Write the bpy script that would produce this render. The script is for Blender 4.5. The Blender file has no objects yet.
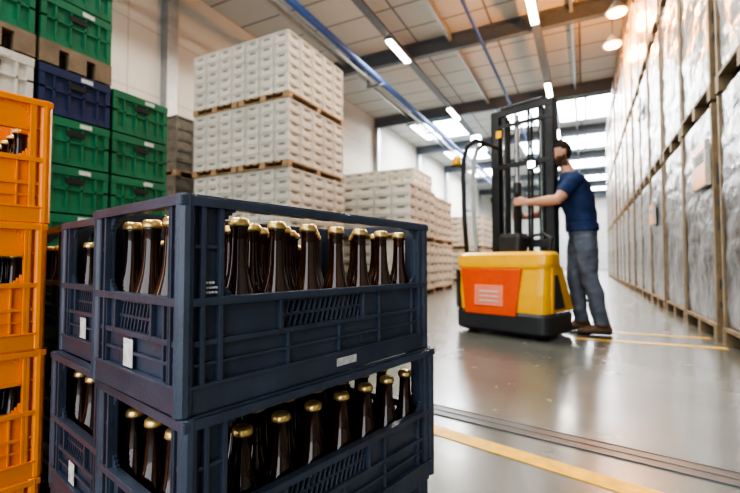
import bpy, math, random
from mathutils import Vector, Matrix, noise
random.seed(7)
scene=bpy.context.scene
C=bpy.context

# ------------------------------------------------------------ materials
def mat(name,col,rough=0.5,metal=0.0,var=0.0,scale=8.0,bump=0.0,bscale=60.0,emit=0.0,coat=0.0,trans=0.0,stretch=None,alpha=1.0):
    m=bpy.data.materials.new(name); m.use_nodes=True
    nt=m.node_tree; b=nt.nodes['Principled BSDF']
    b.inputs['Base Color'].default_value=(*col,1); b.inputs['Roughness'].default_value=rough
    b.inputs['Metallic'].default_value=metal
    b.inputs['Coat Weight'].default_value=coat
    b.inputs['Transmission Weight'].default_value=trans
    b.inputs['Alpha'].default_value=alpha
    if emit:
        b.inputs['Emission Color'].default_value=(*col,1); b.inputs['Emission Strength'].default_value=emit
    tc=nt.nodes.new('ShaderNodeTexCoord'); src=tc.outputs['Object']
    if stretch:
        mp=nt.nodes.new('ShaderNodeMapping'); mp.inputs['Scale'].default_value=stretch
        nt.links.new(src,mp.inputs['Vector']); src=mp.outputs['Vector']
    if var:
        n=nt.nodes.new('ShaderNodeTexNoise'); n.inputs['Scale'].default_value=scale; n.inputs['Detail'].default_value=5
        nt.links.new(src,n.inputs['Vector'])
        r=nt.nodes.new('ShaderNodeValToRGB')
        r.color_ramp.elements[0].position=0.3; r.color_ramp.elements[1].position=0.7
        r.color_ramp.elements[0].color=(*[max(0,c*(1-var)) for c in col],1)
        r.color_ramp.elements[1].color=(*[min(1,c*(1+var)) for c in col],1)
        nt.links.new(n.outputs['Fac'],r.inputs['Fac']); nt.links.new(r.outputs['Color'],b.inputs['Base Color'])
    if bump:
        n2=nt.nodes.new('ShaderNodeTexNoise'); n2.inputs['Scale'].default_value=bscale; n2.inputs['Detail'].default_value=4
        nt.links.new(src,n2.inputs['Vector'])
        bp=nt.nodes.new('ShaderNodeBump'); bp.inputs['Strength'].default_value=bump; bp.inputs['Distance'].default_value=0.02
        nt.links.new(n2.outputs['Fac'],bp.inputs['Height']); nt.links.new(bp.outputs['Normal'],b.inputs['Normal'])
    return m

def brickmat(name,c1,mortar,scale,bw,bh,rough,ms=0.01,offset=0.0,wall=None):
    m=bpy.data.materials.new(name); m.use_nodes=True
    nt=m.node_tree; b=nt.nodes['Principled BSDF']; b.inputs['Roughness'].default_value=rough
    tc=nt.nodes.new('ShaderNodeTexCoord'); sx=nt.nodes.new('ShaderNodeSeparateXYZ'); cx=nt.nodes.new('ShaderNodeCombineXYZ')
    nt.links.new(tc.outputs['Object'],sx.inputs[0])
    a,c={'x':('Y','Z'),'y':('X','Z'),None:('X','Y')}[wall]
    nt.links.new(sx.outputs[a],cx.inputs[0]); nt.links.new(sx.outputs[c],cx.inputs[1])
    br=nt.nodes.new('ShaderNodeTexBrick'); br.offset=offset
    br.inputs['Color1'].default_value=(*c1,1); br.inputs['Color2'].default_value=(*[x*0.93 for x in c1],1)
    br.inputs['Mortar'].default_value=(*mortar,1); br.inputs['Scale'].default_value=scale
    br.inputs['Mortar Size'].default_value=ms; br.inputs['Brick Width'].default_value=bw; br.inputs['Row Height'].default_value=bh
    nt.links.new(cx.outputs[0],br.inputs['Vector']); nt.links.new(br.outputs['Color'],b.inputs['Base Color'])
    return m

M={}
M['navy']=mat('navy_plastic',(0.050,0.066,0.100),0.33,var=0.20,scale=14,bump=0.08,bscale=220)
M['navy2']=mat('blue_plastic',(0.022,0.035,0.095),0.45,var=0.15)
M['orange']=mat('orange_plastic',(0.95,0.28,0.012),0.38,var=0.1,scale=10)
M['green']=mat('green_plastic',(0.018,0.155,0.076),0.45,var=0.18,scale=5)
M['dark']=mat('dark_void',(0.012,0.013,0.014),0.7)
M['label']=mat('paper_label',(0.55,0.55,0.53),0.6,var=0.25,scale=90)
M['glass']=mat('brown_glass',(0.040,0.011,0.002),0.04,var=0.5,scale=16,coat=0.5,trans=0.35)
M['cap']=mat('gold_cap',(0.74,0.53,0.22),0.28,metal=0.7,var=0.1,scale=60)
M['beige']=mat('offwhite_crate_plastic',(0.51,0.49,0.44),0.6,var=0.12,scale=1.5)
M['beigeslot']=mat('handhold_shade',(0.16,0.145,0.12),0.7)  # dark colour painted as the shade inside the beige crates' handholds
M['wood']=mat('pallet_wood',(0.30,0.20,0.11),0.75,var=0.3,scale=3,stretch=(3,3,12))
M['darkwood']=mat('dark_board',(0.20,0.15,0.10),0.8,var=0.25)
M['edge']=mat('edge_board',(0.24,0.18,0.11),0.7,var=0.3,scale=6)
M['steel']=mat('beam_steel',(0.10,0.12,0.145),0.55,metal=0.0,var=0.1)
M['lightsteel']=mat('galvanised_steel',(0.36,0.38,0.40),0.4,metal=0.5,var=0.1)
M['bluepipe']=mat('pipe_paint',(0.04,0.09,0.26),0.4,var=0.1)
M['lamp']=mat('lamp_diffuser',(1.0,0.95,0.84),0.5,emit=16)
M['warm']=mat('warm_diffuser',(1.0,0.36,0.05),0.5,emit=14)
M['sky']=mat('skylight_glazing',(0.92,0.97,1.0),0.5,emit=10)
M['yellow']=mat('floor_yellow_paint',(0.68,0.39,0.012),0.45,var=0.22,scale=20)
M['black']=mat('black_painted_metal',(0.02,0.021,0.024),0.4,var=0.2)
M['mast']=mat('mast_steel',(0.065,0.067,0.072),0.35,metal=0.5,var=0.2)
M['chrome']=mat('chrome_rod',(0.6,0.6,0.6),0.2,metal=1.0,var=0.05)
M['fyel']=mat('forklift_yellow',(0.92,0.48,0.015),0.3,var=0.06,coat=0.3)
M['fred']=mat('forklift_orange_red',(0.82,0.10,0.02),0.35,var=0.06,coat=0.2)
M['fgrey']=mat('forklift_grey',(0.035,0.037,0.042),0.4,var=0.15)
M['fsign']=mat('warning_decal',(0.88,0.26,0.16),0.5,var=0.08)
M['pglass']=mat('clear_plexiglass',(0.85,0.9,0.92),0.05,trans=0.0,alpha=0.25,var=0.02)
M['rubber']=mat('rubber',(0.015,0.015,0.015),0.8,var=0.2)
M['skin']=mat('skin',(0.58,0.32,0.22),0.5,var=0.08,scale=12)
M['hair']=mat('dark_hair',(0.035,0.020,0.012),0.7,var=0.4,scale=80,bump=0.4,bscale=200)
M['beard']=mat('brown_beard',(0.085,0.042,0.022),0.7,var=0.4,scale=80,bump=0.4,bscale=200)
M['shirt']=mat('navy_tshirt',(0.014,0.036,0.115),0.8,var=0.2,scale=9,bump=0.3,bscale=25)
M['jeans']=mat('denim',(0.11,0.13,0.17),0.85,var=0.3,scale=10,bump=0.35,bscale=22)
M['shoe']=mat('brown_leather',(0.13,0.075,0.045),0.55,var=0.2)
M['sole']=mat('shoe_sole',(0.04,0.035,0.03),0.8,var=0.1)
M['eye']=mat('eye_white',(0.8,0.8,0.78),0.2,var=0.02)
M['ceil']=brickmat('ceiling_panels',(0.45,0.445,0.425),(0.15,0.14,0.13),1.0,2.4,1.2,0.8,0.03)
M['wall']=brickmat('wall_panels',(0.50,0.48,0.44),(0.34,0.32,0.29),1.0,6.0,1.6,0.8,0.015,wall='x')
M['wally']=brickmat('far_wall_panels',(0.40,0.40,0.38),(0.28,0.28,0.27),1.0,3.0,1.6,0.8,0.02,wall='y')

# floor concrete
m=mat('polished_concrete',(0.125,0.130,0.118),0.3,var=0.26,scale=0.9,bump=0.03,bscale=14)
nt=m.node_tree; n=nt.nodes.new('ShaderNodeTexNoise'); n.inputs['Scale'].default_value=4; n.inputs['Detail'].default_value=6
tc=nt.nodes.new('ShaderNodeTexCoord'); nt.links.new(tc.outputs['Object'],n.inputs['Vector'])
mr=nt.nodes.new('ShaderNodeMapRange'); mr.inputs[3].default_value=0.14; mr.inputs[4].default_value=0.34
nt.links.new(n.outputs['Fac'],mr.inputs[0]); nt.links.new(mr.outputs[0],nt.nodes['Principled BSDF'].inputs['Roughness'])
M['floor']=m
# stretch film
M['film']=mat('stretch_film',(0.115,0.115,0.125),0.33,var=0.65,scale=1.6,bump=0.9,bscale=4.0,stretch=(1,2.0,2.4),coat=0.1)

# ------------------------------------------------------------ mesh builder
class MB:
    def __init__(s): s.v=[]; s.f=[]; s.m=[]; s.mats=[]
    def mi(s,k):
        if k not in s.mats: s.mats.append(k)
        return s.mats.index(k)
    def add(s,vs,fs,k):
        o=len(s.v); s.v+= [tuple(v) for v in vs]
        i=s.mi(k)
        for f in fs: s.f.append(tuple(o+a for a in f)); s.m.append(i)
    def box(s,p0,p1,k,mtx=None):
        x0,y0,z0=[min(a,b) for a,b in zip(p0,p1)]; x1,y1,z1=[max(a,b) for a,b in zip(p0,p1)]
        vs=[Vector(p) for p in ((x0,y0,z0),(x1,y0,z0),(x1,y1,z0),(x0,y1,z0),(x0,y0,z1),(x1,y0,z1),(x1,y1,z1),(x0,y1,z1))]
        if mtx: vs=[mtx@v for v in vs]
        s.add(vs,[(0,3,2,1),(4,5,6,7),(0,1,5,4),(1,2,6,5),(2,3,7,6),(3,0,4,7)],k)
    def prism(s,vs8,k): s.add(vs8,[(0,3,2,1),(4,5,6,7),(0,1,5,4),(1,2,6,5),(2,3,7,6),(3,0,4,7)],k)
    def loft(s,rings,k,cap=True):
        n=len(rings[0]); vs=[p for r in rings for p in r]; fs=[]
        for i in range(len(rings)-1):
            for j in range(n):
                a=i*n+j; b=i*n+(j+1)%n; fs.append((a,b,b+n,a+n))
        if cap:
            fs.append(tuple(range(n-1,-1,-1))); o=(len(rings)-1)*n; fs.append(tuple(o+j for j in range(n)))
        s.add(vs,fs,k)
    def tube(s,pts,rad,k,n=12):
        pts=[Vector(p) for p in pts]
        if not isinstance(rad,(list,tuple)): rad=[rad]*len(pts)
        rings=[]; ref=None
        for i,p in enumerate(pts):
            if i==0: t=pts[1]-p
            elif i==len(pts)-1: t=p-pts[i-1]
            else: t=(pts[i+1]-p).normalized()+(p-pts[i-1]).normalized()
            t.normalize()
            if ref is None: ref=Vector((0,0,1)) if abs(t.z)<0.9 else Vector((1,0,0))
            a=(ref-t*ref.dot(t)).normalized(); b=t.cross(a); ref=a
            rings.append([p+(a*math.cos(2*math.pi*j/n)+b*math.sin(2*math.pi*j/n))*rad[i] for j in range(n)])
        s.loft(rings,k)
    def lathe(s,prof,k,c=(0,0,0),n=20):
        rings=[[Vector((c[0]+r*math.cos(2*math.pi*j/n),c[1]+r*math.sin(2*math.pi*j/n),c[2]+z)) for j in range(n)] for r,z in prof]
        s.loft(rings,k)
    def ell(s,c,r,k,mtx=None,n=20,m=12):
        rings=[]
        for i in range(1,m):
            th=math.pi*i/m
            ring=[Vector((c[0]+r[0]*math.sin(th)*math.cos(2*math.pi*j/n),c[1]+r[1]*math.sin(th)*math.sin(2*math.pi*j/n),c[2]-r[2]*math.cos(th))) for j in range(n)]
            if mtx: ring=[mtx@v for v in ring]
            rings.append(ring)
        s.loft(rings,k)
    def mesh(s,name,smooth=False):
        me=bpy.data.meshes.new(name); me.from_pydata(s.v,[],s.f)
        for k in s.mats: me.materials.append(M[k])
        me.polygons.foreach_set('material_index',s.m)
        if smooth: me.polygons.foreach_set('use_smooth',[True]*len(s.f))
        me.update(); return me
def obj(name,me,parent=None,loc=(0,0,0),rotz=0,bevel=0,seg=2):
    o=bpy.data.objects.new(name,me); scene.collection.objects.link(o)
    o.location=loc; o.rotation_euler=(0,0,rotz)
    if parent: o.parent=parent
    if bevel:
        b=o.modifiers.new('bevel','BEVEL'); b.width=bevel; b.segments=seg; b.limit_method='ANGLE'; b.angle_limit=math.radians(40)
    return o
def empty(name,loc=(0,0,0),rotz=0):
    return obj(name,None,None,loc,rotz)

# ------------------------------------------------------------ room shell
CEIL=8.0; XL=-9.4; XR=3.4; YN=-3.0; YF=50.0
def slab(name,p0,p1,k):
    b=MB(); b.box(p0,p1,k); return obj(name,b.mesh(name))
slab('floor',(XL,YN,-0.2),(XR,YF,0),'floor')
slab('ceiling',(XL,YN,CEIL),(XR,YF,CEIL+0.2),'ceil')
slab('wall_left',(XL-0.2,YN,0),(XL,YF,CEIL),'wall')
slab('wall_right',(XR,YN,0),(XR+0.2,YF,CEIL),'wall')
slab('wall_far',(XL,YF,0),(XR,YF+0.2,CEIL),'wally')
b=MB()
ops=[(-7.8,-4.2),(-2.2,1.8)]  # unseen back wall; its openings are added to give light and reflections more contrast
b.box((XL,YN-0.2,4.4),(XR,YN,CEIL),'wally')
xs=[XL]+[q for o_ in ops for q in o_]+[XR]
for i in range(0,len(xs),2): b.box((xs[i],YN-0.2,0),(xs[i+1],YN,4.4),'wally')
obj('wall_back',b.mesh('wall_back'))
for (a_,c_) in ops:
    L=bpy.data.lights.new('added_opening_portal','AREA'); L.shape='RECTANGLE'; L.size=c_-a_; L.size_y=4.4
    L.cycles.is_portal=True
    o=bpy.data.objects.new('added_opening_portal',L); scene.collection.objects.link(o); o.location=((a_+c_)/2,YN-0.1,2.2); o.rotation_euler=(math.radians(90),0,0)
b=MB(); b.box((-2.6,YF-0.1,0),(1.0,YF-0.01,4.0),'lightsteel')
for i in range(9): b.box((-2.6,YF-0.13,0.2+i*0.42),(1.0,YF-0.1,0.24+i*0.42),'steel')
obj('door_1',b.mesh('door_1'))
# skylights
k=0
for (x0,x1,yc,hw) in [(-3.4,2.6,22.0,1.7),(-3.4,2.6,28.0,1.8),(-3.4,2.6,34,1.9),(-3.4,2.6,40,1.9),(-3.4,2.6,46,1.9),(-8.2,-5.6,22.0,1.6),(-8.2,-5.6,28,1.6),(-8.2,-5.6,34,1.8)]:
    k+=1; b=MB(); b.box((x0,yc-hw,CEIL-0.05),(x1,yc+hw,CEIL-0.005),'sky')
    nn=int((x1-x0)/1.2)
    for i in range(nn+1):
        x=x0+(x1-x0)*i/nn; b.box((x-0.04,yc-hw,CEIL-0.12),(x+0.04,yc+hw,CEIL-0.05),'steel')
    for y in (yc-hw,yc+hw): b.box((x0,y-0.06,CEIL-0.14),(x1,y+0.06,CEIL-0.004),'steel')
    w_=obj('window_%d'%k,b.mesh('window_%d'%k))
    L=bpy.data.lights.new('skylight_glow','AREA'); L.shape='RECTANGLE'; L.size=x1-x0; L.size_y=2*hw; L.energy=600; L.color=(0.90,0.95,1.0)
    o=bpy.data.objects.new('skylight_daylight',L); scene.collection.objects.link(o); o.location=((x0+x1)/2,yc,CEIL-0.2); o.parent=w_
# beams
b=MB()
y=1.0
while y<YF:
    b.box((XL,y-0.1,CEIL-0.05),(XR,y+0.1,CEIL),'steel'); b.box((XL,y-0.02,CEIL-0.45),(XR,y+0.02,CEIL-0.05),'steel'); b.box((XL,y-0.1,CEIL-0.5),(XR,y+0.1,CEIL-0.45),'steel')
    y+=6.0
obj('ceiling_beam',b.mesh('ceiling_beam'))
b=MB()
for x in (-7.6,-3.7,-0.2,2.2):
    b.box((x-0.05,YN,CEIL-0.22),(x+0.05,YF,CEIL-0.02),'lightsteel')
obj('ceiling_purlin',b.mesh('ceiling_purlin'))
b=MB(); b.tube([(-6.2,YN,7.0),(-6.2,YF,7.0)],0.10,'bluepipe'); b.tube([(-6.6,YN,7.1),(-6.6,YF,7.1)],0.05,'lightsteel')
for i in range(8):
    y=1+6*i
    b.box((-6.75,y-0.03,6.85),(-6.05,y+0.03,6.9),'steel'); b.box((-6.72,y-0.02,6.9),(-6.68,y+0.02,7.5),'steel')
obj('ceiling_pipe',b.mesh('ceiling_pipe',True))
b=MB(); b.tube([(-2.6,YN,7.25),(-2.6,YF,7.25)],0.05,'bluepipe')
for i in range(8): b.box((-2.615,1+6*i-.015,7.28),(-2.585,1+6*i+.015,7.5),'steel')
obj('ceiling_pipe',b.mesh('ceiling_pipe',True))
b=MB(); b.box((-1.22,YN,7.42),(-0.98,YF-0.1,7.495),'steel'); b.box((-5.22,YN,7.42),(-4.98,YF-0.1,7.495),'steel')
obj('ceiling_cable_tray',b.mesh('ceiling_cable_tray'))
b=MB()
for i in range(8): b.box((XL,1+6*i-0.15,0),(XL+0.25,1+6*i+0.15,CEIL-0.5),'lightsteel')
obj('steel_column',b.mesh('steel_column'))

# lamps
lm=MB(); lm.box((-0.11,-0.8,0),(0.11,0.8,0.08),'lightsteel'); lm.box((-0.09,-0.77,-0.03),(0.09,0.77,0),'lamp'); lamp_me=lm.mesh('strip_lamp')
def ceiling_lamp(x,y):
    o=obj('ceiling_lamp',lamp_me,None,(x,y,7.338))
    L=bpy.data.lights.new('lamp_light','AREA'); L.shape='RECTANGLE'; L.size=0.5; L.size_y=1.6; L.energy=210; L.color=(1.0,0.95,0.85)
    l=bpy.data.objects.new('lamp_light',L); scene.collection.objects.link(l); l.parent=o; l.location=(0,0,-0.06)
for y in (0,6.0,12.0,18.3,24.5,31,38): ceiling_lamp(-5.1,y)
for y in (-0.5,5.5,11.5,17.5,23.7,30,37): ceiling_lamp(-1.1,y)
for (x,y,z) in ((0.76,10.8,6.35),(0.76,12.4,6.35)):
    b=MB(); b.lathe([(0.05,0.25),(0.08,0.2),(0.22,0.02),(0.24,0)],'lightsteel'); b.lathe([(0.2,0.01),(0.19,-0.04),(0.08,-0.09)],'warm'); b.tube([(0,0,0.2),(0,0,8.0-z)],0.012,'steel')
    o=obj('hanging_ceiling_lamp',b.mesh('hanging_ceiling_lamp',True),None,(x,y,z))
    L=bpy.data.lights.new('warm_light','POINT'); L.energy=380; L.color=(1.0,0.38,0.08); L.shadow_soft_size=0.15
    l=bpy.data.objects.new('warm_light',L); scene.collection.objects.link(l); l.parent=o; l.location=(0,0,-0.35)

# floor markings
def strip(name,a,c,w,k,z=0.003):
    a=Vector((a[0],a[1],0)); c=Vector((c[0],c[1],0)); d=(c-a).normalized(); n=Vector((-d.y,d.x,0))*w/2
    b=MB(); vs=[a-n,c-n,c+n,a+n]; b.prism([v+Vector((0,0,0.0005)) for v in vs]+[v+Vector((0,0,z)) for v in vs],k); return obj(name,b.mesh(name))
strip('floor_line',(-1.25,1.87),(1.0,1.317),0.082,'yellow')
strip('floor_line',(-0.1,4.3),(1.02,4.34),0.08,'yellow')
strip('floor_line',(0.25,4.82),(1.02,4.85),0.06,'yellow')
strip('floor_line',(-1.9,8.0),(-1.9,30.0),0.06,'yellow')
M['joint']=mat('joint_filler',(0.07,0.07,0.066),0.4,metal=0.2,var=0.2)
g=strip('drain_channel',(-1.9,2.14),(1.02,1.663),0.10,'joint',0.003)
b=MB()
a=Vector((-1.9,2.14,0)); c=Vector((1.02,1.663,0)); d=(c-a).normalized(); n=Vector((-d.y,d.x,0))
for off in (-0.055,0.0,0.055):
    p=a+n*off; q=c+n*off; w=n*0.004
    vs=[p-w,q-w,q+w,p+w]; b.prism([v+Vector((0,0,0.001)) for v in vs]+[v+Vector((0,0,0.005)) for v in vs],'steel')
o=obj('channel_edges',b.mesh('channel_edges')); o.parent=g

# ------------------------------------------------------------ bottle crate
CL,CW,CH=0.52,0.262,0.26
def crate_mesh(name,k,sticker=True):
    B=MB(); H=CH
    sides=[(CL,lambda a,o,z:(a,-o,z)),(CL,lambda a,o,z:(CL-a,CW+o,z)),(CW,lambda a,o,z:(-o,CW-a,z)),(CW,lambda a,o,z:(CL+o,a,z))]
    for si,(ln,f) in enumerate(sides):
        def bx(a0,a1,o0,o1,z0,z1,kk=k): B.box(f(a0,o0,z0),f(a1,o1,z1),kk)
        p=0.046 if ln>0.4 else 0.040
        hw=0.088 if ln>0.4 else 0.055
        c=ln/2-(0.03 if si==0 else 0)
        for s in (0,1):
            pp=p if s==0 else p*0.6
            a0,a1=(0,pp) if s==0 else (ln-pp,ln)
            bx(a0,a1,-0.005,0,0.0,H-0.014)
            for q in (0.0,0.016,pp-0.006):
                aa=q if s==0 else ln-q-0.006
                bx(aa,aa+0.006,0,0.009,0.03,H-0.014)
            bx(a0,a1,0,0.006,0.195,0.200)
        bx(-0.010,ln+0.010,-0.005,0.011,H-0.015,H-0.003)
        bx(-0.006,ln+0.006,-0.003,0.006,H-0.003,H)
        for t in range(4):
            dz=0.018*(1-t/4)**1.5; w=0.005
            bx(p+t*w,p+(t+1)*w,-0.004,0.002,H-0.015-dz,H-0.013)
            bx(ln-p*0.6-(t+1)*w,ln-p*0.6-t*w,-0.004,0.002,H-0.015-dz,H-0.013)
            bx(p+t*w,p+(t+1)*w,-0.004,0.002,0.13,0.135+dz)
            bx(ln-p*0.6-(t+1)*w,ln-p*0.6-t*w,-0.004,0.002,0.13,0.135+dz)
        bx(p,c-hw,-0.004,0,0.0,0.135); bx(c+hw,ln-p*0.6,-0.004,0,0.0,0.135)
        bx(c-hw,c+hw,-0.004,0,0.0,0.085); bx(c-hw,c+hw,-0.004,0,0.122,0.135)
        bx(0,ln,-0.005,0.010,0.126,0.136)
        bx(c-hw-0.006,c-hw,0,0.007,0.080,0.128); bx(c+hw,c+hw+0.006,0,0.007,0.080,0.128)
        bx(0,ln,0,0.007,0.078,0.085)
        ns=int(2*hw/0.011)
        for i in range(ns):
            a0=c-hw+0.002+i*0.011; sh=0.012
            ps=[]
            for z,dx in ((0.084,0),(0.123,sh)):
                for (aa,oo) in ((a0,-0.004),(a0+0.0035,-0.004),(a0+0.0035,0.001),(a0,0.001)):
                    q=min(aa+dx,c+hw); ps.append(f(q,oo,z))
            B.prism(ps,k)
        bx(c-hw,c+hw,-0.004,0.001,0.101,0.105)
        bx(0,ln,0,0.006,0.054,0.058)
        bx(-0.007,ln+0.007,-0.004,0.008,0.0,0.032)
        bx(0.0,ln,0,0.011,0.030,0.034)
        nr=4 if ln>0.4 else 2
        for i in range(nr+1):
            aa=p+(ln-2*p)*i/nr
            bx(aa-0.002,aa+0.002,0,0.006,0.034,0.078)
            if abs(aa-c)>hw+.006: bx(aa-0.002,aa+0.002,0,0.006,0.085,0.128)
        if k=='orange':
            bx(p,ln-p*.6,-0.004,0,0.190,H-0.014); bx(p,ln-p*.6,0,0.008,0.190,0.196)
            n2=4 if ln>0.4 else 2
            for i in range(1,n2):
                aa=p+(ln-1.6*p)*i/n2; bx(aa-0.018,aa+0.018,-0.004,0.0,0.13,0.2); bx(aa-0.003,aa+0.003,0,0.008,0.034,H-0.014)
    for cx,cy in ((0,0),(CL,0),(0,CW),(CL,CW)):
        B.lathe([(0.0115,0.0),(0.0115,H-0.001)],k,(cx,cy,0),12)
    B.box((0.0,0.0,0.0),(CL,CW,0.008),k)
    for i in range(1,8): B.box((CL*i/8-0.001,0.006,0.008),(CL*i/8+0.001,CW-0.006,0.085),k)
    for i in range(1,4): B.box((0.006,CW*i/4-0.001,0.008),(CL-0.006,CW*i/4+0.001,0.085),k)
    if sticker:
        B.box((0.250,-0.0092,0.010),(0.298,-0.008,0.023),'label')
        B.box((-0.0068,0.125,0.036),(-0.0055,0.155,0.074),'label')
        for r in range(3):
            for i in range(5-r): B.box((0.024+i*0.0042,-0.0055,0.140+r*0.006),(0.027+i*0.0042,-0.0005,0.143+r*0.006),'label')
    return B.mesh(name)
navy_me=crate_mesh('navy_bottle_crate','navy'); orange_me=crate_mesh('orange_crate_shell','orange',False)
Bt=MB()
prof=[(0.026,0.0),(0.0285,0.004),(0.0292,0.02),(0.0292,0.086),(0.0282,0.097),(0.0246,0.111),(0.0194,0.125),(0.0153,0.138),(0.0130,0.152),(0.0117,0.172),(0.0112,0.194),(0.0128,0.196),(0.0128,0.201)]
cap=[(0.0138,0.1985),(0.0147,0.2005),(0.0136,0.2065),(0.0112,0.2095),(0.004,0.2103)]
for i in range(8):
    for j in range(4):
        cx=CL*(i+0.5)/8+random.uniform(-.0015,.0015); cy=0.004+(CW-0.008)*(j+0.5)/4+random.uniform(-.001,.001)
        Bt.lathe(prof,'glass',(cx,cy,0.0095),24); Bt.lathe(cap,'cap',(cx,cy,0.0095),24)
bottles_me=Bt.mesh('bottles',True)
ANG=math.radians(77.9); N0=Vector((-0.418,0.341,0)); lw=Vector((math.cos(ANG),math.sin(ANG),0)); ww=Vector((-math.sin(ANG),math.cos(ANG),0))
def crate(name,l,w,z,me,bott=1.0,rot=0.0):
    e=empty(name,N0+lw*l+ww*w+Vector((0,0,z)),ANG+rot)
    obj('crate_shell',me,e,bevel=0.0016)
    if bott:
        o=obj('beer_bottles',bottles_me,e); o.scale=(1,1,bott)
    return e
G=0.2605
crate('beer_crate',0,0,2*G,navy_me,1.10)
crate('beer_crate',0.004,-0.006,G,navy_me,0.97,rot=-0.012)
crate('beer_crate',0.0,-0.002,0,navy_me,rot=0.006)
for i,(l,w,r) in enumerate(((0.03,0.298,0.01),(0.02,0.293,-0.01),(0.035,0.296,0.0))): crate('beer_crate',l,w,i*G,navy_me,rot=r)
for i in range(3): crate('beer_crate',0.05,0.625,i*G,navy_me)
for i in range(4): crate('orange_bottle_crate',-0.52+0.004*(i%2),0.612,i*G,orange_me,0.9,rot=0.004*(i%2))

# ------------------------------------------------------------ pallets and crate stacks
def pallet(B,x0,y0,z0,lx,ly,h=0.13,k='wood'):
    for i in range(3):
        y=y0+(ly-0.1)*i/2; B.box((x0,y,z0),(x0+lx,y+0.1,z0+0.02),k)
        for j in range(3):
            x=x0+(lx-0.12)*j/2; B.box((x,y,z0+0.02),(x+0.12,y+0.1,z0+h-0.03),k)
    n=max(4,int(lx/0.15))
    for i in range(n):
        x=x0+(lx-0.1)*i/(n-1); B.box((x,y0,z0+h-0.03),(x+0.1,y0+ly,z0+h-0.001),k)
def boxcrate(B,x,y,z,sx,sy,sz,k,slot,ribs=True,lab=None):
    t=0.012 if ribs else 0.022
    e=0.002 if ribs else 0.006
    B.box((x+t,y+t,z),(x+sx-t,y+sy-t,z+sz-0.02),k)
    B.box((x+e,y+e,z+sz*0.80),(x+sx-e,y+sy-e,z+sz-0.008),k)
    B.box((x+e+.004,y+e+.004,z+0.0),(x+sx-e-.004,y+sy-e-.004,z+sz*0.14),k)
    for cx in (x+e+0.002,x+sx-0.032-e):
        for cy in (y+e+0.002,y+sy-0.032-e): B.box((cx,cy,z),(cx+0.03,cy+0.03,z+sz-0.01),k)
    if ribs:
        for i in range(1,5):
            a=x+sx*i/5; B.box((a-0.006,y+0.004,z+0.02),(a+0.006,y+sy-0.004,z+sz*0.82),k)
            a=y+sy*i/5; B.box((x+0.004,a-0.006,z+0.02),(x+sx-0.004,a+0.006,z+sz*0.82),k)
        B.box((x+0.004,y+0.004,z+sz*0.48),(x+sx-0.004,y+sy-0.004,z+sz*0.52),k)
    hx=0.12 if ribs else 0.20
    zz=(0.62,0.74) if ribs else (0.50,0.66)
    g=0.001 if ribs else t-0.004
    B.box((x+sx*(0.5-hx),y+g,z+sz*zz[0]),(x+sx*(0.5+hx),y+sy-g,z+sz*zz[1]),slot)  # solid dark blocks stand in for the shade of open handholds
    B.box((x+g,y+sy*(0.5-hx),z+sz*zz[0]),(x+sx-g,y+sy*(0.5+hx),z+sz*zz[1]),slot)
    if lab:
        B.box((x+sx-0.003,y+sy*0.55,z+sz*0.84),(x+sx+0.001,y+sy*0.72,z+sz*0.93),lab)
def block(B,x0,y0,z0,nx,ny,nz,cx,cy,cz,k,slot,ribs=False):
    for i in range(nx):
        for j in range(ny):
            for l in range(nz):
                if 0<i<nx-1 and 0<j<ny-1 and l<nz-1: continue
                boxcrate(B,x0+i*cx,y0+j*cy,z0+l*cz,cx,cy,cz,k,slot,ribs)
def crate_stack(name,x1,y0,nx,ny,tiers,cx=0.4,cy=0.4,tier=1.08,k='beige',nz=5):
    B=MB(); x0=x1-nx*cx
    for t in range(tiers):
        z=t*tier
        w=nx*cx; half=w/2
        pallet(B,x0,y0,z,half-0.02,ny*cy,0.11); pallet(B,x0+half+0.02,y0,z,half-0.02,ny*cy,0.11)
        jx=random.uniform(-0.02,0.02); jy=random.uniform(-0.02,0.02)
        block(B,x0+jx,y0+jy,z+0.11,nx,ny,nz,cx,cy,(tier-0.112)/nz,k,'beigeslot')
    return obj(name,B.mesh(name))
crate_stack('crate_pallet_stack',-4.08,5.2,7,5,4,cx=0.306,cy=0.34,nz=6,tier=1.10)
crate_stack('crate_pallet_stack',-3.05,7.7,6,4,2,cx=0.4,cy=0.4,tier=1.15)
crate_stack('crate_pallet_stack',-3.15,9.5,6,4,2,cx=0.4,cy=0.4,tier=1.15)
crate_stack('crate_pallet_stack',-4.3,11.3,6,4,3,cx=0.4,cy=0.4,tier=1.15)
crate_stack('crate_pallet_stack',-3.0,14.5,6,4,2,cx=0.4,cy=0.4,tier=1.15)
crate_stack('crate_pallet_stack',-3.0,18.5,6,4,2,cx=0.4,cy=0.4,tier=1.15)
crate_stack('crate_pallet_stack',-3.0,23.5,6,4,2,cx=0.4,cy=0.4,tier=1.15)
M['brownbox']=mat('brown_crate',(0.15,0.125,0.10),0.7,var=0.2)
crate_stack('crate_pallet_stack',-6.9,5.4,5,3,3,cx=0.4,cy=0.4,tier=1.18,k='brownbox')

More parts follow.
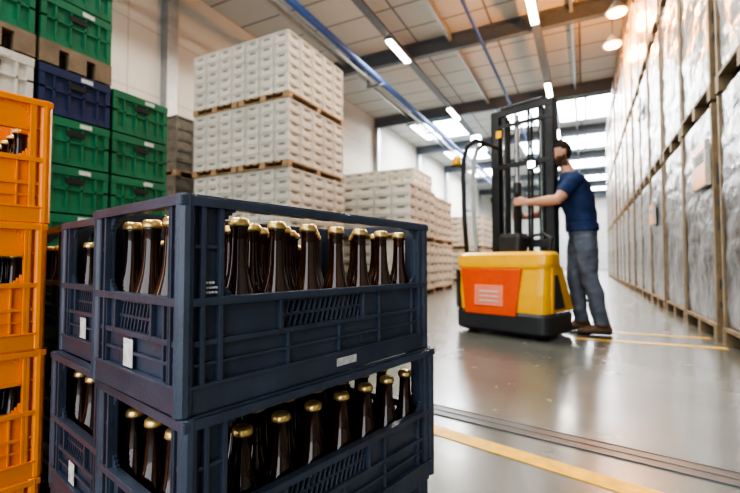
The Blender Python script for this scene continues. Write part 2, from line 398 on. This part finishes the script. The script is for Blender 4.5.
# green / blue crate wall on the left
def green_stack(name,y0,nx,levels,z0,extra):
    B=MB(); x1=-2.75; cx,cy,cz=0.6,0.41,0.288
    pallet(B,x1-cx*nx,y0,z0,cx*nx,cy)
    for i in range(nx):
        for l,k in enumerate(levels):
            boxcrate(B,x1-cx*(i+1),y0,z0+0.13+l*cz,cx,cy,cz-0.002,k,'dark',True,lab='label' if i==0 else None)
    z=z0+0.13+len(levels)*cz
    if extra:
        pallet(B,x1-cx*nx,y0,z,cx*nx,cy,k='darkwood')
        for i in range(nx):
            for l,k in enumerate(extra):
                boxcrate(B,x1-cx*(i+1),y0,z+0.13+l*cz,cx,cy,cz-0.002,k,'dark',True,lab='label' if i==0 else None)
    return obj(name,B.mesh(name))
green_stack('green_crate_stack',1.665,3,['green']*6,0,None)
green_stack('green_crate_stack',1.24,3,['green']*5+['navy2'],0,['green','green','green'])
green_stack('green_crate_stack',0.81,3,['green']*4+['navy2','beige'],0,['green','green','green'])

# ------------------------------------------------------------ wrapped pallet columns (right)
def wrapped_col():
    B=MB(); z=0; D=1.15; W=1.27
    for ti,h in enumerate((2.15,2.15,2.15,0.95)):
        pallet(B,0,0,z,D,W,0.15,'edge')
        x0,y0,z0,x1,y1,z1=0.03,0.02,z+0.15,D-0.03,W-0.02,z+h-0.03
        def grid(f,nu,nv):
            vs=[];fs=[]
            for i in range(nu+1):
                for j in range(nv+1): vs.append(f(i/nu,j/nv))
            for i in range(nu):
                for j in range(nv):
                    a=i*(nv+1)+j; fs.append((a,a+nv+1,a+nv+2,a+1))
            B.add(vs,fs,'film')
        def disp(p,nrm):
            p=Vector(p); q=noise.noise(Vector((p.x*1.5,p.y*3+ti*7,p.z*3)))*0.014+noise.noise(Vector((p.x*6,p.y*9,p.z*9+ti)))*0.007
            row=abs(math.sin((p.z-z0)*math.pi/0.245))**0.3*0.012
            return p+Vector(nrm)*(q+row)
        grid(lambda u,v:disp((x0,y1-(y1-y0)*u,z0+(z1-z0)*v),(-1,0,0)),30,64)
        grid(lambda u,v:disp((x1,y0+(y1-y0)*u,z0+(z1-z0)*v),(1,0,0)),8,20)
        grid(lambda u,v:disp((x0+(x1-x0)*u,y0,z0+(z1-z0)*v),(0,-1,0)),16,50)
        grid(lambda u,v:disp((x1-(x1-x0)*u,y1,z0+(z1-z0)*v),(0,1,0)),8,20)
        B.box((x0,y0,z1-0.02),(x1,y1,z1+0.005),'film')
        for yy in (y0-0.012,y1-0.038):
            B.box((x0-0.022,yy,z0),(x0+0.03,yy+0.05,z1+0.005),'edge')
        z+=h
    me=B.mesh('wrapped_pallet_stack')
    me.polygons.foreach_set('use_smooth',[me.materials[p.material_index].name.startswith('stretch') for p in me.polygons])
    return me
wm=wrapped_col()
for i in range(16):
    obj('wrapped_pallet_stack',wm,None,(1.05+random.uniform(-0.02,0.02),1.9+i*1.39,0))
# paper load sheets hung on the wrapped loads (thin boards facing the aisle)
def sheet(x,y,z,w=0.5,h=0.42):
    b=MB(); b.box((x,y-w/2,z),(x+.035,y+w/2,z+h),'label')
    b.box((x-.004,y-w/2+.01,z+.01),(x,y+w/2-.01,z+h*.5),'orange')
    b.box((x-.004,y-w/2+.01,z+h*.80),(x,y+w/2-.01,z+h-.01),'orange')
    for i in range(3): b.box((x-.003,y-w*.35,z+h*.56+i*h*.07),(x,y+w*.3,z+h*.585+i*h*.07),'dark')
    return obj('ceiling_hung_load_sheet' if False else 'load_label',b.mesh('load_label'))
sheet(1.0,5.0,1.40); sheet(1.0,8.2,1.3,.4,.34); sheet(1.0,9.6,3.5,.4,.34)

# ------------------------------------------------------------ forklift
FO=Vector((-0.735,4.09,0)); FA=math.radians(-18.6)
fk=empty('forklift',FO,FA); FS=1.08; fk.scale=(FS,FS,1.0)
def rrect(x0,x1,y0,y1,r,z,n=5):
    pts=[]
    for cx,cy,a in ((x1-r,y1-r,0),(x0+r,y1-r,90),(x0+r,y0+r,180),(x1-r,y0+r,270)):
        for i in range(n+1):
            t=math.radians(a+90*i/n); pts.append(Vector((cx+r*math.cos(t),cy+r*math.sin(t),z)))
    return pts
b=MB()
b.loft([rrect(-.42,.42,0.03,.56,.08,.03),rrect(-.445,.445,-.005,.57,.09,.06),rrect(-.445,.445,-.005,.57,.09,.21),rrect(-.43,.43,0.01,.56,.08,.235)],'fgrey')
b.box((-.40,.5,.05),(.12,1.2,.16),'fgrey')
obj('chassis',b.mesh('chassis'),fk,bevel=.006)
b=MB()
b.loft([rrect(-.42,.42,0.015,.32,.08,.222),rrect(-.425,.425,0.01,.32,.08,.40),rrect(-.43,.43,0.03,.30,.08,.66)],'fyel')
b.loft([rrect(-.44,.44,0.012,.31,.09,.645),rrect(-.45,.45,0.010,.31,.09,.68),rrect(-.45,.45,0.02,.305,.09,.765),rrect(-.42,.42,0.05,.29,.08,.795)],'fyel')
obj('battery_hood',b.mesh('battery_hood'),fk,bevel=.004)
b=MB()
for sx in (-1,1):
    x=sx*.425
    b.prism([(x,.10,.24),(x+sx*.012,.10,.24),(x+sx*.012,.56,.24),(x,.56,.24),(x,.10,.66),(x+sx*.02,.10,.66),(x+sx*.02,.30,.66),(x,.30,.66)],'fyel')
    b.prism([(x+sx*.012,.14,.27),(x+sx*.016,.14,.27),(x+sx*.016,.36,.27),(x+sx*.012,.36,.27),(x+sx*.017,.14,.58),(x+sx*.022,.14,.58),(x+sx*.022,.20,.58),(x+sx*.017,.20,.58)],'fgrey')
b.prism([(-.42,-.002,.24),(-.38,-.002,.24),(-.38,.05,.24),(-.42,.08,.24),(-.43,.012,.62),(-.41,.012,.62),(-.41,.05,.62),(-.43,.08,.62)],'fgrey')
obj('side_panels',b.mesh('side_panels'),fk,bevel=.005)
b=MB()
b.prism([(-.32,-.012,.20),(.17,-.012,.20),(.17,.05,.20),(-.32,.05,.20),(-.37,.0,.635),(.22,.0,.635),(.22,.05,.635),(-.37,.05,.635)],'fred')
b.prism([(-.22,-.018,.28),(.06,-.018,.28),(.06,-.005,.28),(-.22,-.005,.28),(-.22,-.009,.48),(.06,-.009,.48),(.06,.003,.48),(-.22,.003,.48)],'fsign')
for i in range(3): b.box((-.17,-.0205+.002*i,.32+i*.045),(.02,-.010+.003*i,.335+i*.045),'label')
obj('front_cover',b.mesh('front_cover'),fk,bevel=.006)
b=MB()
for x,y in ((-.33,.16),(.33,.16),(-.3,1.05)):
    b.tube([(x-.045,y,.095),(x+.045,y,.095)],.094,'rubber',20)
obj('wheels',b.mesh('wheels'),fk)
# mast
b=MB(); my=.61; T=2.37; mx=-.035
def mb(x0,y0,z0,x1,y1,z1,k): b.box((x0+mx,y0,z0),(x1+mx,y1,z1),k)
for sx in (-1,1):
    x=sx*.28
    mb(x-.04,my-.05,.1,x+.04,my-.035,T,'mast'); mb(x-.04,my+.035,.1,x+.04,my+.05,T,'mast'); mb(x+sx*.025,my-.05,.1,x+sx*.04,my+.05,T,'mast')
    x=sx*.19
    mb(x-.022,my-.035,.15,x+.022,my+.035,T-.06,'mast')
    mb(x-.006,my-.037,.9,x+.006,my-.035,T-.15,'chrome')
b.tube([(-.06+mx,my-.01,.2),(-.06+mx,my-.01,1.55)],.038,'mast'); b.tube([(-.06+mx,my-.01,1.55),(-.06+mx,my-.01,T-.08)],.024,'chrome')
mb(.05,my-.02,.5,.075,my-.012,T-.05,'black')
for z,h in ((T-.07,.07),(T-.20,.04),(1.72,.05),(.85,.08),(.12,.10)):
    mb(-.32,my-.055,z,.32,my-.03,z+h,'mast')
b.tube([(-.13+mx,my-.04,.8),(-.125+mx,my-.05,1.4),(-.13+mx,my-.03,T-.12)],.012,'rubber'); b.tube([(.10+mx,my-.04,.8),(.11+mx,my-.05,1.4),(.10+mx,my-.03,T-.12)],.012,'rubber')
b.tube([(-.2+mx,my,T+.03),(.2+mx,my,T+.03)],.03,'mast')
mb(-.26,my-.062,T-.30,-.20,my-.054,T-.22,'fyel')
obj('mast',b.mesh('mast'),fk,bevel=.003)
b=MB()
for x in (-.28,.0):
    b.box((x-.05,.98,.17),(x+.05,2.1,.21),'mast')
    b.box((x-.05,.96,.17),(x+.05,1.0,.65),'mast')
b.box((-.38,.94,.25),(.1,.98,.33),'mast'); b.box((-.38,.94,.52),(.1,.98,.60),'mast')
obj('forks',b.mesh('forks'),fk,bevel=.004)
b=MB()
def bend(y): return [(-.40,y,.74),(-.43,y,1.15),(-.44,y,1.60),(-.43,y,1.80),(-.39,y,1.92),(-.30,y,1.97)]
b.tube(bend(.16),.022,'black'); b.tube(bend(.34),.022,'black')
b.tube([(-.30,.16,1.97),(-.30,.60,1.97)],.02,'black')
b.tube([(-.438,.16,1.25),(-.438,.34,1.25)],.012,'black'); b.tube([(-.43,.16,.80),(-.25,.16,.80)],.014,'black')
obj('operator_guard',b.mesh('operator_guard',True),fk)
b=MB(); pa=bend(.18)
pts=[Vector(p) for p in pa]; vs=[];fs=[]
for p in pts: vs+= [p, p+Vector((0,.16,0))]
for i in range(len(pts)-1): fs.append((2*i,2*i+1,2*i+3,2*i+2))
b.add(vs,fs,'pglass'); b.box((-.42,.165,.80),(-.29,.169,1.92),'pglass')
obj('guard_glass',b.mesh('guard_glass'),fk)
b=MB()
b.tube([(-.43,.18,1.70),(-.50,.16,1.74)],.01,'black'); b.lathe([(.035,0),(.045,.01),(.045,.07),(.03,.095)],'fyel',(-.515,.16,1.74)); b.box((-.56,.12,1.72),(-.47,.20,1.74),'black')
b.box((.06,my-.12,1.66),(.14,my-.05,1.74),'black'); b.box((.07,my-.128,1.67),(.13,my-.118,1.73),'lamp')
b.box((-.40,.24,1.99),(-.31,.28,2.05),'lamp')
obj('beacons',b.mesh('beacons'),fk,bevel=.003)
# worker placement
WS=1.05; WO=Vector((0.050,4.70,0)); WA=math.radians(190)
WM=Matrix.Translation(WO)@Matrix.Rotation(WA,4,'Z')@Matrix.Scale(WS,4)
FI=(Matrix.Translation(FO)@Matrix.Rotation(FA,4,'Z')@Matrix.Diagonal((FS,FS,1,1))).inverted()
def w2f(p): return FI@(WM@Vector(p))
hl0=w2f((.645,.10,1.13)); hl1=w2f((.645,.10,1.34)); hr0=w2f((.645,-.31,1.0)); hr1=w2f((.645,-.31,1.26))
b=MB()
b.loft([rrect(-.18,.06,.33,.52,.04,.16),rrect(-.16,.05,.33,.52,.04,.80),rrect(-.17,.06,.33,.53,.04,.95),rrect(-.16,.05,.34,.52,.04,.99)],'fgrey')
b.tube([(hl0.x,hl0.y,.95),hl0,hl1],.013,'rubber')
b.tube([(hr0.x,hr0.y,.12),hr0,hr1],.013,'rubber')
b.tube([(.34,.26,.74),(.36,.30,.92),(.28,.33,.97),(.15,.38,.96),(.04,.43,.92)],.014,'black')
obj('control_console',b.mesh('control_console'),fk,bevel=.003)

# ------------------------------------------------------------ worker
B=MB()
def hr(x,y,z,rx,ry,n=24):
    return [Vector((x+rx*math.cos(2*math.pi*j/n),y+ry*math.sin(2*math.pi*j/n),z)) for j in range(n)]
tor=[(.84,.05,.085,.13),(.88,.052,.112,.165),(.94,.055,.12,.178),(1.02,.062,.126,.172),(1.12,.07,.128,.170),(1.22,.09,.135,.180),(1.32,.115,.142,.196),(1.40,.13,.133,.202),(1.455,.143,.110,.186),(1.495,.155,.080,.120),(1.53,.165,.062,.072),(1.58,.188,.058,.058),(1.64,.215,.056,.056)]
B.loft([hr(x,0,z,rx,ry) for z,x,rx,ry in tor],'skin')
for s,hip,knee,ank in ((1,(.055,.088,.90),(.02,.105,.50),(-.07,.11,.10)),(-1,(.06,-.088,.90),(.115,-.10,.51),(.06,-.11,.10))):
    hip,knee,ank=map(Vector,(hip,knee,ank))
    P=[hip,hip.lerp(knee,.25),hip.lerp(knee,.6),knee,knee.lerp(ank,.3)+Vector((-.012,0,0)),knee.lerp(ank,.7),ank+Vector((0,0,.02)),ank-Vector((0,0,.02))]
    B.tube(P,[.098,.102,.086,.072,.072,.064,.061,.064],'skin',20)
    ax,ay=ank.x,ank.y
    def sr(x,hw,z0,z1): return [Vector((x,ay+hw*math.cos(2*math.pi*j/14),(z0+z1)/2+(z1-z0)/2*math.sin(2*math.pi*j/14))) for j in range(14)]
    B.loft([sr(ax-.085,.022,.012,.07),sr(ax-.07,.036,.002,.105),sr(ax-.02,.042,.002,.125),sr(ax+.05,.042,.002,.105),sr(ax+.11,.048,.002,.075),sr(ax+.165,.044,.002,.062),sr(ax+.20,.024,.010,.048)],'skin')
arms=[]
for s,sh,el,wr in ((1,(.145,.18,1.43),(.30,.25,1.235),(.535,.135,1.235)),(-1,(.145,-.18,1.43),(.29,-.32,1.20),(.535,-.345,1.145))):
    sh,el,wr=map(Vector,(sh,el,wr)); arms.append((sh,el,wr))
    B.tube([sh+Vector((-.01,-s*.06,.005)),sh,sh.lerp(el,.25),sh.lerp(el,.6),el,el.lerp(wr,.3),el.lerp(wr,.7),wr,wr.lerp(el,-.1)],[.064,.068,.066,.060,.050,.052,.040,.031,.028],'skin',18)
    zc=wr.z+.012; bx=.645
    by=.10 if s>0 else -.31
    def pr(x,y,hz,hy,z): return [Vector((x,y+hy*math.cos(2*math.pi*j/14),z+hz*math.sin(2*math.pi*j/14))) for j in range(14)]
    oy=by+s*.030
    B.loft([pr(.525,wr.y,.024,.022,wr.z),pr(.56,(wr.y+oy)/2,.036,.018,zc-.003),pr(.60,oy,.042,.016,zc),pr(.625,oy,.040,.014,zc)],'skin')
    for fi,(dz,ln) in enumerate(((.032,1.0),(.011,1.1),(-.010,1.03),(-.030,.85))):
        z=zc+dz
        B.tube([(.605,oy,z),(.64,oy+s*.001,z),(bx+.022*ln,by+s*.016,z-.001),(bx+.024*ln,by-s*.010,z-.002),(bx+.004,by-s*.025,z-.003),(bx-.012,by-s*.022,z-.003)],[.0095,.0092,.0088,.0084,.0078,.006],'skin',10)
    B.tube([(.575,oy-s*.012,zc+.020),(.60,by+s*.002,zc+.042),(.628,by-s*.018,zc+.047),(.648,by-s*.024,zc+.044)],[.013,.0115,.010,.008],'skin',10)
HM=Matrix.Translation((.245,0,1.715))@Matrix.Rotation(math.radians(24),4,'Z')@Matrix.Rotation(math.radians(12),4,'Y')
HI=HM.inverted()
B.ell((-.012,0,.022),(.099,.077,.097),'skin',HM)
B.ell((.018,0,-.035),(.077,.063,.088),'skin',HM)
B.ell((.045,0,-.085),(.045,.045,.035),'skin',HM)
B.ell((.078,0,.030),(.018,.045,.012),'skin',HM)
B.ell((.096,0,.005),(.012,.010,.026),'skin',HM); B.ell((.104,0,-.018),(.015,.014,.012),'skin',HM)
B.ell((.088,0,-.050),(.012,.024,.008),'skin',HM); B.ell((.086,0,-.062),(.012,.020,.008),'skin',HM)
for s in (1,-1):
    B.ell((-.005,s*.078,.0),(.018,.009,.031),'skin',HM)
    B.ell((.060,s*.042,-.015),(.022,.018,.018),'skin',HM)
raw=B.mesh('raw'); ro=obj('raw_body',raw)
rm=ro.modifiers.new('r','REMESH'); rm.mode='VOXEL'; rm.voxel_size=0.0065; rm.use_smooth_shade=True
sm=ro.modifiers.new('s','SMOOTH'); sm.factor=0.5; sm.iterations=3
dg=C.evaluated_depsgraph_get(); ev=ro.evaluated_get(dg); me=bpy.data.meshes.new_from_object(ev)
bpy.data.objects.remove(ro)
keys=['skin','shirt','jeans','shoe','sole','hair','beard']
me.materials.clear()
for k in keys: me.materials.append(M[k])
def seg(p,a,c):
    d=c-a; t=max(0,min(1,(p-a).dot(d)/d.length_squared)); return t,(p-a-d*t).length
def classify(p):
    if p.z>1.53 and p.x<.42:
        h=HI@p
        if h.z>-.13:
            ear=abs(h.y)>.070 and -.028<h.x<.02 and abs(h.z)<.035
            if ear: return 'skin'
            line=.060 if h.x>.02 else .06-(.02-h.x)*1.9
            if h.z>max(line,-.055): return 'hair'
            if h.x>-.012 and h.z<-.028 and h.z>-.125 and not (h.x>.094 and h.z>-.035):
                if h.x>.09 and -.060<h.z<-.050 and abs(h.y)<.02: return 'skin'
                if h.z<-.028-.012*(h.x>.07) or abs(h.y)>.05: return 'beard'
            if -.012<h.x<.012 and h.z<.06: return 'beard'
        if p.z>1.535: return 'skin'
    for sh,el,wr in arms:
        t,d=seg(p,sh,el); t2,d2=seg(p,el,wr)
        if p.x>.56: return 'skin'
        if p.z>1.0 and ((d2<.075 and d2<d) or (d<.078 and t>.72 and abs(p.y)>.185)): return 'skin'
    if p.z<.022: return 'sole'
    if p.z<.098: return 'shoe'
    if p.z<.955: return 'jeans'
    if p.z<1.515: return 'shirt'
    return 'skin'
cls=[]
for f in me.polygons:
    k=classify(f.center); cls.append(k); f.material_index=keys.index(k); f.use_smooth=True
vc={}
for f,k in zip(me.polygons,cls):
    for v in f.vertices: vc.setdefault(v,set()).add(k)
nr=[v.normal.copy() for v in me.vertices]
for i,v in enumerate(me.vertices):
    s=vc.get(i,set())
    p=v.co
    if s=={'shirt'}:
        fold=noise.noise(Vector((p.x*9,p.y*9,p.z*16)))*.008
        ex=.010+fold+(.008 if p.z<1.03 else 0)
        v.co=p+nr[i]*ex
    elif s=={'jeans'}:
        v.co=p+nr[i]*(.004+noise.noise(Vector((p.x*12,p.y*12,p.z*22)))*.008)
    elif s=={'hair'}: v.co=p+nr[i]*(.012+noise.noise(p*60)*.004)
    elif s=={'beard'}: v.co=p+nr[i]*(.009+noise.noise(p*80)*.004)
me.name='worker_body'
wk=empty('warehouse_worker',WO,WA); wk.scale=(WS,WS,WS)
obj('body',me,wk)
b=MB()
for s in (1,-1):
    b.ell((.083,s*.030,.012),(.011,.013,.010),'eye',HM); b.ell((.0915,s*.030,.011),(.004,.006,.006),'hair',HM)
    b.ell((.090,s*.031,.031),(.006,.018,.004),'hair',HM)
obj('eyes',b.mesh('eyes',True),wk)

# ------------------------------------------------------------ world, camera
w=bpy.data.worlds.new('world'); scene.world=w; w.use_nodes=True
bg=w.node_tree.nodes['Background']; bg.inputs[0].default_value=(0.92,0.95,1.0,1); bg.inputs[1].default_value=2.8
cam=bpy.data.cameras.new('camera'); co=bpy.data.objects.new('camera',cam); scene.collection.objects.link(co)
co.location=(0,0,0.70); co.rotation_euler=(math.radians(92.1),0,math.radians(27.0))
cam.lens=20.4; cam.sensor_width=36; cam.clip_start=0.02; cam.clip_end=200
cam.dof.use_dof=True; cam.dof.focus_distance=0.68; cam.dof.aperture_fstop=4.5
scene.camera=co
try:
    scene.view_settings.view_transform='AgX'; scene.view_settings.look='AgX - High Contrast'
except Exception as e: print(e)
scene.view_settings.exposure=0.35
